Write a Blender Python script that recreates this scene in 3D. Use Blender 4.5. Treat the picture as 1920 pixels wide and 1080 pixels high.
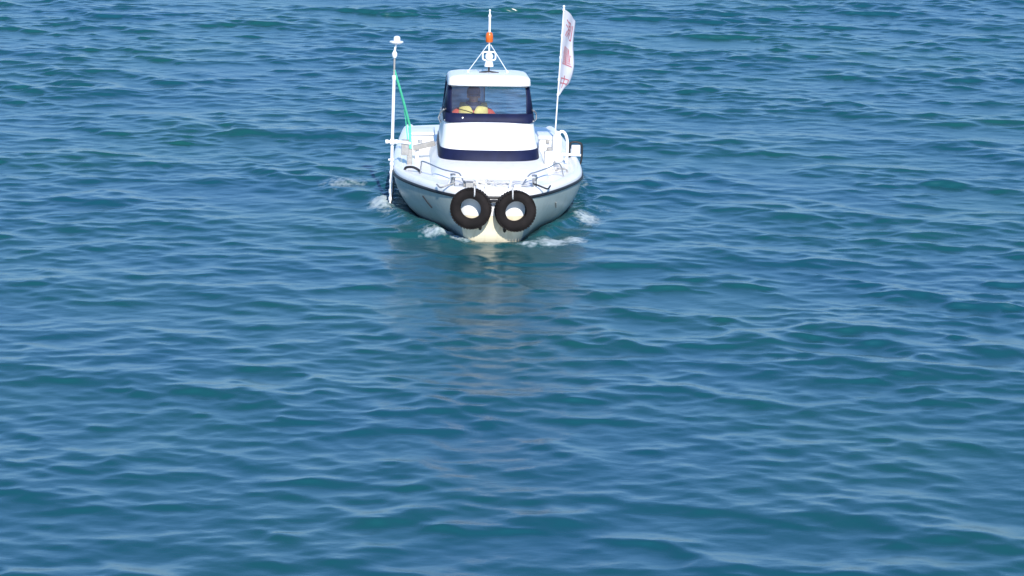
import bpy, bmesh, math, random
import numpy as np
from mathutils import Matrix, Vector
R = math.radians
S = bpy.context.scene
for o in list(bpy.data.objects):
    bpy.data.objects.remove(o)
random.seed(4)

# ------------------------------------------------------------------ camera
CAM_H = 7.192
cam = bpy.data.cameras.new('camera')
cam.sensor_width = 36.0
cam.lens = 5400 / 1920 * 36.0
cam.clip_end = 9000
camo = bpy.data.objects.new('camera', cam)
S.collection.objects.link(camo)
camo.location = (0, 0, CAM_H)
camo.rotation_euler = (R(90 - 12.5), 0, 0)
S.camera = camo

# ------------------------------------------------------------------ sky and sun
SUN_EL, SUN_AZ = 35.0, 10.0          # behind the camera, a little to its right
w = bpy.data.worlds.new('World'); S.world = w; w.use_nodes = True
nt = w.node_tree; nt.nodes.clear()
sky = nt.nodes.new('ShaderNodeTexSky'); sky.sky_type = 'NISHITA'; sky.sun_disc = False
sky.sun_elevation = R(SUN_EL); sky.sun_rotation = R(180 - SUN_AZ)
sky.altitude = 0; sky.air_density = 1.0; sky.dust_density = 0.0; sky.ozone_density = 10.0
bg = nt.nodes.new('ShaderNodeBackground'); bg.inputs['Strength'].default_value = 0.125
wo = nt.nodes.new('ShaderNodeOutputWorld')
nt.links.new(sky.outputs[0], bg.inputs[0]); nt.links.new(bg.outputs[0], wo.inputs[0])
sl = bpy.data.lights.new('sun', 'SUN'); sl.energy = 3.8; sl.angle = R(0.53); sl.color = (1, 0.96, 0.9)
slo = bpy.data.objects.new('sun', sl); S.collection.objects.link(slo)
d = Vector((math.sin(R(SUN_AZ)) * math.cos(R(SUN_EL)), -math.cos(R(SUN_AZ)) * math.cos(R(SUN_EL)), math.sin(R(SUN_EL))))
slo.rotation_euler = (-d).to_track_quat('-Z', 'Y').to_euler()
slo.location = (6, -12, 20)
S.view_settings.view_transform = 'Standard'
S.view_settings.look = 'None'
S.view_settings.exposure = 0.65
S.view_settings.gamma = 1.0
S.view_settings.use_curve_mapping = False

# ------------------------------------------------------------------ materials
def new_mat(name):
    m = bpy.data.materials.new(name); m.use_nodes = True
    return m, m.node_tree, m.node_tree.nodes['Principled BSDF']

def mat(name, col, rough=0.5, metal=0.0, var=0.12, scale=9.0, bump=0.0, bscale=60.0, coat=0.0):
    m, t, b = new_mat(name)
    b.inputs['Roughness'].default_value = rough
    b.inputs['Metallic'].default_value = metal
    b.inputs['Coat Weight'].default_value = coat
    tc = t.nodes.new('ShaderNodeTexCoord')
    n = t.nodes.new('ShaderNodeTexNoise'); n.inputs['Scale'].default_value = scale; n.inputs['Detail'].default_value = 5
    t.links.new(tc.outputs['Object'], n.inputs['Vector'])
    r = t.nodes.new('ShaderNodeValToRGB')
    r.color_ramp.elements[0].position = 0.3; r.color_ramp.elements[1].position = 0.7
    r.color_ramp.elements[0].color = tuple(c * (1 - var) for c in col) + (1,)
    r.color_ramp.elements[1].color = tuple(min(1, c * (1 + var * 0.4)) for c in col) + (1,)
    t.links.new(n.outputs['Fac'], r.inputs[0]); t.links.new(r.outputs[0], b.inputs['Base Color'])
    if bump:
        n2 = t.nodes.new('ShaderNodeTexNoise'); n2.inputs['Scale'].default_value = bscale; n2.inputs['Detail'].default_value = 3
        t.links.new(tc.outputs['Object'], n2.inputs['Vector'])
        bp = t.nodes.new('ShaderNodeBump'); bp.inputs['Strength'].default_value = bump; bp.inputs['Distance'].default_value = 0.01
        t.links.new(n2.outputs['Fac'], bp.inputs['Height']); t.links.new(bp.outputs[0], b.inputs['Normal'])
    return m

def gelcoat(name, col, stain, amount):
    """glossy fibreglass with streaky runs of dirt"""
    m, t, b = new_mat(name)
    b.inputs['Roughness'].default_value = 0.32
    tc = t.nodes.new('ShaderNodeTexCoord')
    mp = t.nodes.new('ShaderNodeMapping'); mp.inputs['Scale'].default_value = (7, 7, 1.6)
    t.links.new(tc.outputs['Object'], mp.inputs[0])
    n = t.nodes.new('ShaderNodeTexNoise'); n.inputs['Scale'].default_value = 1.6; n.inputs['Detail'].default_value = 7; n.inputs['Roughness'].default_value = 0.65
    t.links.new(mp.outputs[0], n.inputs['Vector'])
    r = t.nodes.new('ShaderNodeValToRGB')
    r.color_ramp.elements[0].position = 0.50; r.color_ramp.elements[1].position = 0.78
    r.color_ramp.elements[0].color = (0, 0, 0, 1); r.color_ramp.elements[1].color = (amount,) * 3 + (1,)
    t.links.new(n.outputs['Fac'], r.inputs[0])
    mx = t.nodes.new('ShaderNodeMix'); mx.data_type = 'RGBA'
    mx.inputs[6].default_value = col + (1,); mx.inputs[7].default_value = stain + (1,)
    t.links.new(r.outputs[0], mx.inputs[0]); t.links.new(mx.outputs[2], b.inputs['Base Color'])
    return m

def glass(name, tint, ior=1.45, rough=0.02):
    m = bpy.data.materials.new(name); m.use_nodes = True; t = m.node_tree; t.nodes.clear()
    tr = t.nodes.new('ShaderNodeBsdfTransparent'); tr.inputs[0].default_value = tint + (1,)
    gl = t.nodes.new('ShaderNodeBsdfGlossy'); gl.inputs['Roughness'].default_value = rough
    fr = t.nodes.new('ShaderNodeFresnel'); fr.inputs[0].default_value = ior
    mx = t.nodes.new('ShaderNodeMixShader'); out = t.nodes.new('ShaderNodeOutputMaterial')
    t.links.new(fr.outputs[0], mx.inputs[0]); t.links.new(tr.outputs[0], mx.inputs[1]); t.links.new(gl.outputs[0], mx.inputs[2])
    t.links.new(mx.outputs[0], out.inputs[0])
    return m

M = {}
M['hull'] = gelcoat('hull_gelcoat', (0.32, 0.38, 0.36), (0.22, 0.26, 0.23), 0.6)
M['white'] = gelcoat('white_gelcoat', (0.80, 0.80, 0.79), (0.55, 0.53, 0.49), 0.40)
M['deck'] = gelcoat('deck_gelcoat', (0.82, 0.81, 0.79), (0.60, 0.57, 0.52), 0.35)
M['roof'] = gelcoat('roof_gelcoat', (0.80, 0.80, 0.80), (0.62, 0.61, 0.60), 0.30)
M['cream'] = gelcoat('cream_gelcoat', (0.74, 0.66, 0.48), (0.42, 0.33, 0.18), 0.75)
M['navy'] = mat('navy_paint', (0.009, 0.013, 0.046), 0.55, var=0.25)
M['navy'].node_tree.nodes['Principled BSDF'].inputs['Specular IOR Level'].default_value = 0.15
M['darkglass'] = mat('dark_tinted_glass', (0.012, 0.022, 0.05), 0.06, var=0.1)
M['glass'] = glass('windscreen_glass', (0.80, 0.86, 0.90), 1.42)
def film(m, col, amount):
    t_ = m.node_tree; o_ = [n for n in t_.nodes if n.type == 'OUTPUT_MATERIAL'][0]; m_ = [n for n in t_.nodes if n.type == 'MIX_SHADER'][0]
    d_ = t_.nodes.new('ShaderNodeBsdfDiffuse'); d_.inputs[0].default_value = col + (1,); x_ = t_.nodes.new('ShaderNodeMixShader')
    tc = t_.nodes.new('ShaderNodeTexCoord'); nz = t_.nodes.new('ShaderNodeTexNoise'); nz.inputs['Scale'].default_value = 3.5; nz.inputs['Detail'].default_value = 4
    mr = t_.nodes.new('ShaderNodeMapRange'); mr.inputs[1].default_value = .3; mr.inputs[2].default_value = .7; mr.inputs[3].default_value = amount * .5; mr.inputs[4].default_value = amount * 1.5
    t_.links.new(tc.outputs['Object'], nz.inputs[0]); t_.links.new(nz.outputs['Fac'], mr.inputs[0]); t_.links.new(mr.outputs[0], x_.inputs[0])
    t_.links.new(m_.outputs[0], x_.inputs[1]); t_.links.new(d_.outputs[0], x_.inputs[2]); t_.links.new(x_.outputs[0], o_.inputs[0])
film(M['glass'], (0.5, 0.5, 0.62), 0.06)
M['haze_glass'] = glass('rear_vinyl_curtain', (0.66, 0.64, 0.74), 1.4)
film(M['haze_glass'], (0.55, 0.53, 0.70), 0.5)
M['rubber'] = mat('tyre_rubber', (0.014, 0.011, 0.0105), 0.85, var=0.6, scale=6, bump=0.35, bscale=70)
M['rubber'].node_tree.nodes['Principled BSDF'].inputs['Specular IOR Level'].default_value = 0.25
M['black'] = mat('black_rubber', (0.012, 0.012, 0.014), 0.55, var=0.3)
M['steel'] = mat('stainless_steel', (0.50, 0.50, 0.50), 0.35, metal=0.85, var=0.2, scale=30)
M['grey'] = mat('grey_plastic', (0.34, 0.33, 0.31), 0.6, var=0.25, scale=20)
M['polewhite'] = mat('white_enamel', (0.80, 0.82, 0.85), 0.35, var=0.08, scale=20)
M['orange'] = mat('orange_lens', (0.68, 0.13, 0.015), 0.3, var=0.2)
M['clear'] = mat('clear_lens', (0.62, 0.68, 0.76), 0.1, var=0.1)
M['green'] = mat('green_rope', (0.12, 0.84, 0.46), 0.5, var=0.15, scale=60)
M['cloth'] = mat('flag_cloth', (0.64, 0.63, 0.68), 0.9, var=0.06, scale=14, bump=0.15, bscale=50)
M['red'] = mat('red_flag_ink', (0.56, 0.15, 0.18), 0.9, var=0.25, scale=10)
M['rope'] = mat('pale_rope', (0.60, 0.59, 0.57), 0.9, var=0.3, scale=60, bump=0.4, bscale=120)
M['skin'] = mat('skin', (0.42, 0.25, 0.17), 0.55, var=0.15, scale=20)
M['jacket'] = mat('orange_red_jacket', (0.62, 0.07, 0.02), 0.8, var=0.2, scale=16, bump=0.3, bscale=30)
M['trousers'] = mat('dark_trousers', (0.03, 0.035, 0.06), 0.85, var=0.2)
M['vest'] = mat('yellow_vest', (0.84, 0.68, 0.20), 0.75, var=0.15, scale=14, bump=0.3, bscale=26)
M['capnavy'] = mat('navy_cap', (0.10, 0.10, 0.17), 0.85, var=0.2)
M['eye'] = mat('eye', (0.02, 0.015, 0.012), 0.2, var=0.1)
M['seat'] = mat('grey_vinyl', (0.16, 0.16, 0.19), 0.6, var=0.2)

# ------------------------------------------------------------------ mesh helpers
class MB:
    def __init__(s):
        s.v = []; s.f = []
    def add(s, vs, fs):
        k = len(s.v); s.v += [tuple(p) for p in vs]; s.f += [tuple(i + k for i in f) for f in fs]
        return s
    def box(s, c, size, bevel=0.0, rot=None, seg=2):
        bm = bmesh.new(); bmesh.ops.create_cube(bm, size=1.0)
        for v in bm.verts:
            v.co = Vector((v.co.x * size[0], v.co.y * size[1], v.co.z * size[2]))
        if bevel:
            bmesh.ops.bevel(bm, geom=list(bm.edges), offset=bevel, segments=seg, affect='EDGES', profile=0.6)
        mt = Matrix.Translation(c) @ (rot.to_4x4() if rot is not None else Matrix())
        bm.verts.index_update()
        s.add([mt @ v.co for v in bm.verts], [[v.index for v in f.verts] for f in bm.faces]); bm.free()
        return s
    def loft(s, loops, closed=True, cap0=False, cap1=False):
        n = len(loops[0]); vs = [p for l in loops for p in l]; fs = []
        for i in range(len(loops) - 1):
            for j in range(n if closed else n - 1):
                a = i * n + j; b = i * n + (j + 1) % n
                fs.append((a, b, b + n, a + n))
        if cap0: fs.append(tuple(range(n - 1, -1, -1)))
        if cap1: fs.append(tuple((len(loops) - 1) * n + j for j in range(n)))
        return s.add(vs, fs)
    def tube(s, pts, r, n=10):
        pts = [Vector(p) for p in pts]; rs = r if isinstance(r, (list, tuple)) else [r] * len(pts)
        loops = []; up = Vector((0.13, 0.21, 0.97)).normalized(); prev = None
        for i, p in enumerate(pts):
            t = (pts[min(i + 1, len(pts) - 1)] - pts[max(i - 1, 0)]).normalized()
            if prev is None:
                a = t.cross(up)
                if a.length < 0.05: a = t.cross(Vector((1, 0, 0)))
            else:
                a = prev - t * prev.dot(t)
            a.normalize(); prev = a; b = t.cross(a)
            loops.append([p + (a * math.cos(2 * math.pi * k / n) + b * math.sin(2 * math.pi * k / n)) * rs[i] for k in range(n)])
        return s.loft(loops, True, True, True)
    def lathe(s, prof, c=(0, 0, 0), n=24, rot=None):
        c = Vector(c); loops = []
        for (r, z) in prof:
            l = []
            for k in range(n):
                p = Vector((r * math.cos(2 * math.pi * k / n), r * math.sin(2 * math.pi * k / n), z))
                if rot is not None: p = rot @ p
                l.append(c + p)
            loops.append(l)
        return s.loft(loops, True, True, True)
    def build(s, name, m, parent=None, off=(0, 0, 0), angle=38, solid=0.0, merge=False):
        me = bpy.data.meshes.new(name)
        o3 = Vector(off)
        me.from_pydata([tuple(Vector(p) - o3) for p in s.v], [], s.f)
        bm = bmesh.new(); bm.from_mesh(me)
        if merge: bmesh.ops.remove_doubles(bm, verts=bm.verts, dist=0.0005)
        bmesh.ops.recalc_face_normals(bm, faces=bm.faces); bm.to_mesh(me); bm.free()
        me.polygons.foreach_set('use_smooth', [True] * len(me.polygons))
        me.set_sharp_from_angle(angle=R(angle))
        me.materials.append(m)
        o = bpy.data.objects.new(name, me); S.collection.objects.link(o)
        if parent is not None: o.parent = parent
        if solid:
            md = o.modifiers.new('Solidify', 'SOLIDIFY'); md.thickness = solid; md.offset = 0
        return o

def spline(pts, k=6):
    """Catmull-Rom through points"""
    P = [Vector(p) for p in pts]; out = []
    for i in range(len(P) - 1):
        a = P[i - 1] if i else P[i] * 2 - P[i + 1]
        b, c = P[i], P[i + 1]
        e = P[i + 2] if i + 2 < len(P) else c * 2 - b
        for j in range(k):
            t = j / k
            out.append(0.5 * ((2 * b) + (c - a) * t + (2 * a - 5 * b + 4 * c - e) * t * t + (3 * b - a - 3 * c + e) * t ** 3))
    out.append(P[-1])
    return out

# boat placement: local x to the viewer's right, y aft, z up from the waterline
YB = 35.274
YAW, ROLL, TRIM = R(2.3), R(1.2), R(-1.2)
BM = (Matrix.Translation((-0.325, YB + 2.0, 0.0)) @ Matrix.Rotation(YAW, 4, 'Z') @ Matrix.Rotation(TRIM, 4, 'X')
      @ Matrix.Rotation(ROLL, 4, 'Y') @ Matrix.Translation((0, -2.0, 0)))

def tag(o, label, cat, group=None):
    o['label'] = label; o['category'] = cat
    if group: o['group'] = group
    return o
def thing(name, label, cat, base, group=None):
    o = bpy.data.objects.new(name, None); S.collection.objects.link(o)
    o.empty_display_size = 0.1
    o.matrix_world = BM @ Matrix.Translation(base)
    return tag(o, label, cat, group)

# ------------------------------------------------------------------ hull outline (right half, bow centre first)
GUN = spline([(0, -.25, .530), (.2, -.245, .530), (.385, -.20, .530), (.57, .0, .525), (.80, .45, .51), (1.02, 1.0, .495), (1.17, 1.5, .485),
              (1.235, 2.0, .48), (1.25, 3.0, .47), (1.20, 4.2, .47), (1.12, 5.5, .48), (1.08, 5.8, .48)], 6)
WL = spline([(0, -.20, 0), (.19, -.19, 0), (.34, -.13, 0), (.45, .18, 0), (.60, .62, 0), (.80, 1.05, 0), (.93, 1.5, 0),
             (1.0, 2.0, 0), (1.03, 3.0, 0), (1.02, 4.2, 0), (.99, 5.5, 0), (.97, 5.78, 0)], 6)
NST = len(GUN)

# ------------------------------------------------------------------ the sea
def build_sea():
    rng = np.random.default_rng(11)
    N, L = 2048, 48.0
    k1 = 2 * np.pi * np.fft.fftfreq(N, L / N)
    kx, ky = np.meshgrid(k1, k1, indexing='xy')
    k = np.hypot(kx, ky); k[0, 0] = 1e-6
    th = R(-112)                                   # waves run towards the camera, crests falling to the right
    c = (kx * math.cos(th) + ky * math.sin(th)) / k
    lam = 2 * np.pi / k
    def band(l0, amp, p, spread):
        kp = 2 * np.pi / l0
        s = np.exp(-0.9 * (kp / k) ** 2.2) * (k / kp) ** (-p)
        return amp * s * (np.clip(c, 0, 1) ** spread + 0.03)
    spec = band(1.10, 1.0, 4.8, 1.6) + band(2.9, 14.0, 6.0, 3.0)
    rip = band(0.50, 1.0, 4.9, 1.0) * np.exp(-(0.075 / lam) ** 2)
    hr = np.sqrt(rip) * (rng.standard_normal((N, N)) + 1j * rng.standard_normal((N, N))); hr[0, 0] = 0
    spec *= np.exp(-(0.075 / lam) ** 2)
    amp = np.sqrt(spec / 1.0)
    h = amp * (rng.standard_normal((N, N)) + 1j * rng.standard_normal((N, N)))
    h[0, 0] = 0
    Z = np.fft.ifft2(h)
    z = Z.real
    sx = np.fft.ifft2(1j * kx * h).real
    sy = np.fft.ifft2(1j * ky * h).real
    sc = 0.165 / math.sqrt((sx ** 2 + sy ** 2).mean())    # rms slope
    z = z * sc
    # wind waves come in groups, with peaked crests standing on a flatter surface between them
    def field(lm, sd):
        g = np.random.default_rng(sd).standard_normal((N, N))
        q = np.fft.ifft2(np.fft.fft2(g) * np.exp(-(k * lm / 5.0) ** 2)).real
        return q / q.std()
    env = np.exp(0.20 * field(2.6, 5) + 0.15 * field(8.0, 6)); env /= env.mean()
    sg = z.std(); zn = z * env / sg; zn = 2.6 * np.tanh(zn / 2.6)
    zc = np.log1p(np.exp(2.2 * (zn + 0.30))) / 2.2
    z = sg * (1.0 * (zc - zc.mean()) + 0.10 * zn)
    rs = 0.064 / math.sqrt((np.fft.ifft2(1j * kx * hr).real ** 2 + np.fft.ifft2(1j * ky * hr).real ** 2).mean())
    gust = np.clip(np.exp(0.35 * field(5.0, 9)), 0.3, 1.6); gust /= gust.mean()
    z = z + np.fft.ifft2(hr).real * rs * gust
    dx = np.fft.ifft2(1j * kx / k * hr).real * rs * gust + np.fft.ifft2(1j * kx / k * h).real * sc * env * 0.8
    dy = np.fft.ifft2(1j * ky / k * hr).real * rs * gust + np.fft.ifft2(1j * ky / k * h).real * sc * env * 0.8
    print('sea rms height', z.std())
    # lattice: fine where the waves can be told apart, coarser towards the horizon
    def axis(a, b, step, far):
        core = list(np.arange(a, b + step / 2, step)); up = []; dn = []
        s, p = step, core[-1]
        while p < far: s *= 1.16; p += s; up.append(p)
        s, p = step, core[0]
        while p > -far: s *= 1.16; p -= s; dn.append(p)
        return np.array(dn[::-1] + core + up)
    X = axis(-13, 13, 0.042, 6000); Y = axis(19, 63, 0.042, 6000)
    gx, gy = np.meshgrid(X, Y, indexing='xy')
    stepx = np.gradient(X)[None, :]; stepy = np.gradient(Y)[:, None]
    fade = np.clip(1.6 - np.maximum(stepx, stepy) / 0.45, 0, 1)
    def samp(f):
        u = (gx / L * N) % N; v = (gy / L * N) % N
        i = np.floor(u).astype(int); j = np.floor(v).astype(int); a = u - i; b = v - j
        i %= N; j %= N; i2 = (i + 1) % N; j2 = (j + 1) % N
        return f[j, i] * (1 - a) * (1 - b) + f[j, i2] * a * (1 - b) + f[j2, i] * (1 - a) * b + f[j2, i2] * a * b
    zz = samp(z) * fade; CH = 0.9; LEAN = 1.7
    px = gx + CH * samp(dx) * fade + LEAN * math.cos(th) * zz
    py = gy + CH * samp(dy) * fade + LEAN * math.sin(th) * zz
    # hull in the water: bow wave, wash along the sides, foam
    foam = np.zeros_like(zz)
    out = [BM @ p for p in WL] + [BM @ Vector((-p.x, p.y, 0)) for p in reversed(WL)]
    poly = np.array([(p.x, p.y) for p in out])
    sel = (np.abs(px + 0.3) < 4.0) & (py > 32) & (py < 48)
    qx, qy = px[sel], py[sel]
    dist = np.full(qx.shape, 9e9); inside = np.zeros(qx.shape, bool); along = np.zeros(qx.shape)
    for a in range(len(poly)):
        x0, y0 = poly[a]; x1, y1 = poly[(a + 1) % len(poly)]
        ex, ey = x1 - x0, y1 - y0; l2 = ex * ex + ey * ey + 1e-12
        t = np.clip(((qx - x0) * ex + (qy - y0) * ey) / l2, 0, 1)
        dd = np.hypot(qx - x0 - t * ex, qy - y0 - t * ey); dist = np.minimum(dist, dd)
        cr = ((y0 > qy) != (y1 > qy)) & (qx < (x1 - x0) * (qy - y0) / (y1 - y0 + 1e-12) + x0)
        inside ^= cr
    yl = qy - YB
    lx = qx - (-0.28)
    front = np.exp(-((yl - 0.45) / 0.75) ** 2)
    lump = np.sin(qx * 17 + 2 * np.sin(qy * 9)) * np.sin(qy * 21 + qx * 6)
    lump2 = np.sin(qx * 41 + 3 * np.sin(qy * 23)) * np.sin(qy * 47 + qx * 19)
    zadd = 0.075 * front * np.exp(-((dist - 0.20) / 0.12) ** 2) * (1 + 0.45 * lump)
    wash = np.exp(-((dist - 0.25) / 0.2) ** 2) * np.clip((yl - 0.8) / 2, 0, 1)
    zadd += 0.03 * wash * (1 + lump)
    # diverging wake crests on both sides
    for sgn in (-1, 1):
        for q, a0 in ((0.0, 0.045), (0.75, 0.022), (1.5, 0.012)):
            u = sgn * lx - 0.45 - q - 0.42 * (yl + 0.1)
            zadd += a0 * np.exp(-(u / 0.22) ** 2) * np.clip(yl / 1.2, 0, 1) * np.exp(-yl / 9)
    f = np.zeros_like(qx)
    def blob(cx, cy, rx, ry, rot, s):
        ca, sa = math.cos(R(rot)), math.sin(R(rot)); ux, uy = qx - cx, qy - cy
        a = (ux * ca + uy * sa) / rx; b = (-ux * sa + uy * ca) / ry
        return s * np.exp(-(a * a + b * b))
    for bl in [(-0.93, 35.42, .30, .22, -35, .95), (-0.62, 35.16, .22, .16, -30, .9), (0.22, 34.92, .20, .20, 20, .75),
               (0.52, 35.03, .26, .26, 25, 1.0), (0.78, 35.22, .20, .24, 40, .85), (0.98, 36.5, .22, .55, 10, .85), (1.22, 37.2, .3, .4, 20, .45),
               (-1.72, 37.45, .22, .5, 0, 1.0), (-1.62, 36.9, .2, .3, 0, .5), (-2.3, 38.9, .45, .6, -20, .62), (-1.4, 38.6, .2, .8, 0, .5),
               (-1.2, 36.2, .12, .5, 10, .35), (0.95, 39.0, .2, 1.0, 0, .5)]:
        f = np.maximum(f, blob(*bl))
    f = np.maximum(f, 0.42 * np.exp(-((dist - 0.05) / 0.06) ** 2) * (0.5 + 0.5 * lump))
    zadd += 0.035 * np.clip(f - 0.3, 0, 1) * (1 + 0.8 * lump + 0.6 * lump2)
    zs = zz[sel]; calm = np.clip(dist / 0.35, 0.5, 1)
    zs = zs * calm + zadd
    zs[inside] = -0.12
    f[inside] = 0
    zz[sel] = zs; foam[sel] = f
    ny, nx = zz.shape
    co = np.stack([px, py, zz], -1).reshape(-1, 3).astype(np.float32)
    a = (np.arange(ny - 1)[:, None] * nx + np.arange(nx - 1)[None, :]).ravel()
    quads = np.stack([a, a + 1, a + nx + 1, a + nx], 1).astype(np.int32)
    me = bpy.data.meshes.new('sea')
    me.vertices.add(len(co)); me.vertices.foreach_set('co', co.ravel())
    me.loops.add(quads.size); me.loops.foreach_set('vertex_index', quads.ravel())
    me.polygons.add(len(quads))
    me.polygons.foreach_set('loop_start', np.arange(0, quads.size, 4, dtype=np.int32))
    me.polygons.foreach_set('use_smooth', np.ones(len(quads), bool))
    at = me.attributes.new('foam', 'FLOAT', 'POINT'); at.data.foreach_set('value', foam.ravel().astype(np.float32))
    me.update(calc_edges=True)
    o = bpy.data.objects.new('sea', me); S.collection.objects.link(o)
    o['kind'] = 'structure'
    o['label'] = 'choppy blue green sea with small wind waves'
    # water
    m, t, b = new_mat('sea_water')
    me.materials.append(m)
    b.inputs['IOR'].default_value = 1.5
    tc = t.nodes.new('ShaderNodeTexCoord')
    def noise(scale, vec, detail=3, sx=1, sy=1):
        mp = t.nodes.new('ShaderNodeMapping'); mp.inputs['Scale'].default_value = (sx, sy, 1); mp.inputs['Rotation'].default_value = (0, 0, R(20))
        t.links.new(vec, mp.inputs[0])
        n = t.nodes.new('ShaderNodeTexNoise'); n.inputs['Scale'].default_value = scale; n.inputs['Detail'].default_value = detail
        t.links.new(mp.outputs[0], n.inputs['Vector'])
        return n.outputs['Fac']
    big = noise(0.22, tc.outputs['Object'], 3)
    rp = t.nodes.new('ShaderNodeValToRGB')
    rp.color_ramp.elements[0].position = 0.35; rp.color_ramp.elements[1].position = 0.68
    rp.color_ramp.elements[0].color = (0.006, 0.063, 0.090, 1); rp.color_ramp.elements[1].color = (0.007, 0.070, 0.068, 1)
    t.links.new(big, rp.inputs[0])
    # foam mask broken up by noise
    av = t.nodes.new('ShaderNodeAttribute'); av.attribute_name = 'foam'
    fn = noise(15, tc.outputs['Object'], 8, 1, .8)
    ad = t.nodes.new('ShaderNodeMath'); ad.operation = 'MULTIPLY_ADD'; ad.inputs[1].default_value = 2.2; ad.inputs[2].default_value = -1.05
    t.links.new(fn, ad.inputs[0])
    sm = t.nodes.new('ShaderNodeMath'); sm.operation = 'ADD'
    t.links.new(av.outputs['Fac'], sm.inputs[0]); t.links.new(ad.outputs[0], sm.inputs[1])
    mr = t.nodes.new('ShaderNodeMapRange'); mr.inputs[1].default_value = 0.16; mr.inputs[2].default_value = 0.70; mr.inputs[4].default_value = 0.58
    sm2 = t.nodes.new('ShaderNodeMath'); sm2.operation = 'MULTIPLY'; t.links.new(sm.outputs[0], sm2.inputs[0]); t.links.new(av.outputs['Fac'], sm2.inputs[1]); t.links.new(sm2.outputs[0], mr.inputs[0])
    mx = t.nodes.new('ShaderNodeMix'); mx.data_type = 'RGBA'; mx.inputs[7].default_value = (0.62, 0.70, 0.72, 1)
    t.links.new(mr.outputs[0], mx.inputs[0]); t.links.new(rp.outputs[0], mx.inputs[6]); t.links.new(mx.outputs[2], b.inputs['Base Color'])
    rr = t.nodes.new('ShaderNodeMapRange'); rr.inputs[3].default_value = 0.13; rr.inputs[4].default_value = 0.6
    t.links.new(mr.outputs[0], rr.inputs[0]); t.links.new(rr.outputs[0], b.inputs['Roughness'])
    r1 = noise(6.5, tc.outputs['Object'], 2.0, .85, 1.1); r2 = noise(19, tc.outputs['Object'], 2, .8, 1.1)
    b1 = t.nodes.new('ShaderNodeBump'); b1.inputs['Strength'].default_value = 0.13; b1.inputs['Distance'].default_value = 0.03
    b2 = t.nodes.new('ShaderNodeBump'); b2.inputs['Strength'].default_value = 0.12; b2.inputs['Distance'].default_value = 0.008
    t.links.new(r1, b1.inputs['Height']); t.links.new(r2, b2.inputs['Height'])
    t.links.new(b1.outputs[0], b2.inputs['Normal']); t.links.new(b2.outputs[0], b.inputs['Normal'])
    # rough water never reaches full mirror reflectance at grazing angles: ripples shade each other
    b.inputs['Specular IOR Level'].default_value = 0.0
    fr = t.nodes.new('ShaderNodeFresnel'); fr.inputs[0].default_value = 1.38; t.links.new(b2.outputs[0], fr.inputs['Normal'])
    def mth(op, x, y):
        q = t.nodes.new('ShaderNodeMath'); q.operation = op
        for i_, v_ in enumerate((x, y)):
            if isinstance(v_, float): q.inputs[i_].default_value = v_
            else: t.links.new(v_, q.inputs[i_])
        return q.outputs[0]
    f1 = mth('DIVIDE', mth('MULTIPLY', fr.outputs[0], 1.5), mth('ADD', mth('MULTIPLY', fr.outputs[0], 2.4), 1.0))
    f2 = mth('MULTIPLY', f1, mth('SUBTRACT', 1.0, mr.outputs[0]))
    gl = t.nodes.new('ShaderNodeBsdfGlossy'); gl.inputs['Roughness'].default_value = 0.24; gl.inputs['Color'].default_value = (1, 1, 1, 1)
    t.links.new(b2.outputs[0], gl.inputs['Normal'])
    ms = t.nodes.new('ShaderNodeMixShader'); mo = [q for q in t.nodes if q.type == 'OUTPUT_MATERIAL'][0]
    t.links.new(f2, ms.inputs[0]); t.links.new(b.outputs[0], ms.inputs[1]); t.links.new(gl.outputs[0], ms.inputs[2]); t.links.new(ms.outputs[0], mo.inputs[0])
build_sea()

# ------------------------------------------------------------------ the boat
boat = thing('survey_boat', 'small white survey motorboat with navy striped cabin heading forward over the sea', 'boat', (0, 0, 0))

def section(i, s):
    g, q = GUN[i], WL[i]; pts = []
    for v in (-1.0, -0.5, 0, .12, .25, .4, .55, .7, .85, 1.0):
        if v < 0:
            kx = 1 + v * 0.3
            pts.append((s * q.x * kx, q.y + (-v) * 0.18 * max(0, 1 - q.y / 3), v * 0.3))
        else:
            e = math.sin(v * math.pi / 2) ** 0.85
            pts.append((s * (q.x + (g.x - q.x) * e), q.y + (g.y - q.y) * (0.75 * v + 0.25 * e), g.z * v))
    return pts
hb = MB()
loops = [section(i, -1) for i in range(NST - 1, 0, -1)] + [section(i, 1) for i in range(NST)]
hb.loft(loops, closed=False)
n = len(loops[0]); a = [j for j in range(n)]; last = (len(loops) - 1) * n
for j in range(n - 1):
    hb.f.append((j, j + 1, last + j + 1, last + j))        # transom
hull = hb.build('hull', M['hull'], boat, angle=50)
# cream stem face of the bow, a skin just proud of the hull
cb = MB(); idx = [i for i in range(NST) if GUN[i].x < 0.43]
lo = []
for s, rng_ in ((-1, list(reversed(idx))[:-1]), (1, idx)):
    for i in rng_:
        lo.append([(x * 1.012, y - 0.012, z) for (x, y, z) in section(i, s)[1:]])
cb.loft([l[:6] for l in lo], closed=False).build('stem_plate', M['cream'], boat, angle=60)
MB().loft([[(x, y - .002, z) for x, y, z in l[5:]] for l in lo], closed=False).build('bow_plate', M['white'], boat, angle=60)
# scratch on the bow flank
def flank(y, v, s, out=0.006):
    i = min(range(NST), key=lambda k: abs(GUN[k].y * v + WL[k].y * (1 - v) - y))
    g, q = GUN[i], WL[i]; e = math.sin(v * math.pi / 2) ** 0.85
    return Vector((s * (q.x + (g.x - q.x) * e + out), q.y + (g.y - q.y) * (0.75 * v + 0.25 * e) - out, g.z * v))
MB().tube([flank(.62, .76, -1), flank(.58, .62, -1), flank(.50, .50, -1)], 0.008, 6).build('scratch', M['black'], hull)
MB().tube([flank(.62, .66, 1), flank(.70, .50, 1)], 0.006, 6).build('scratch', M['grey'], hull)
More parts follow.
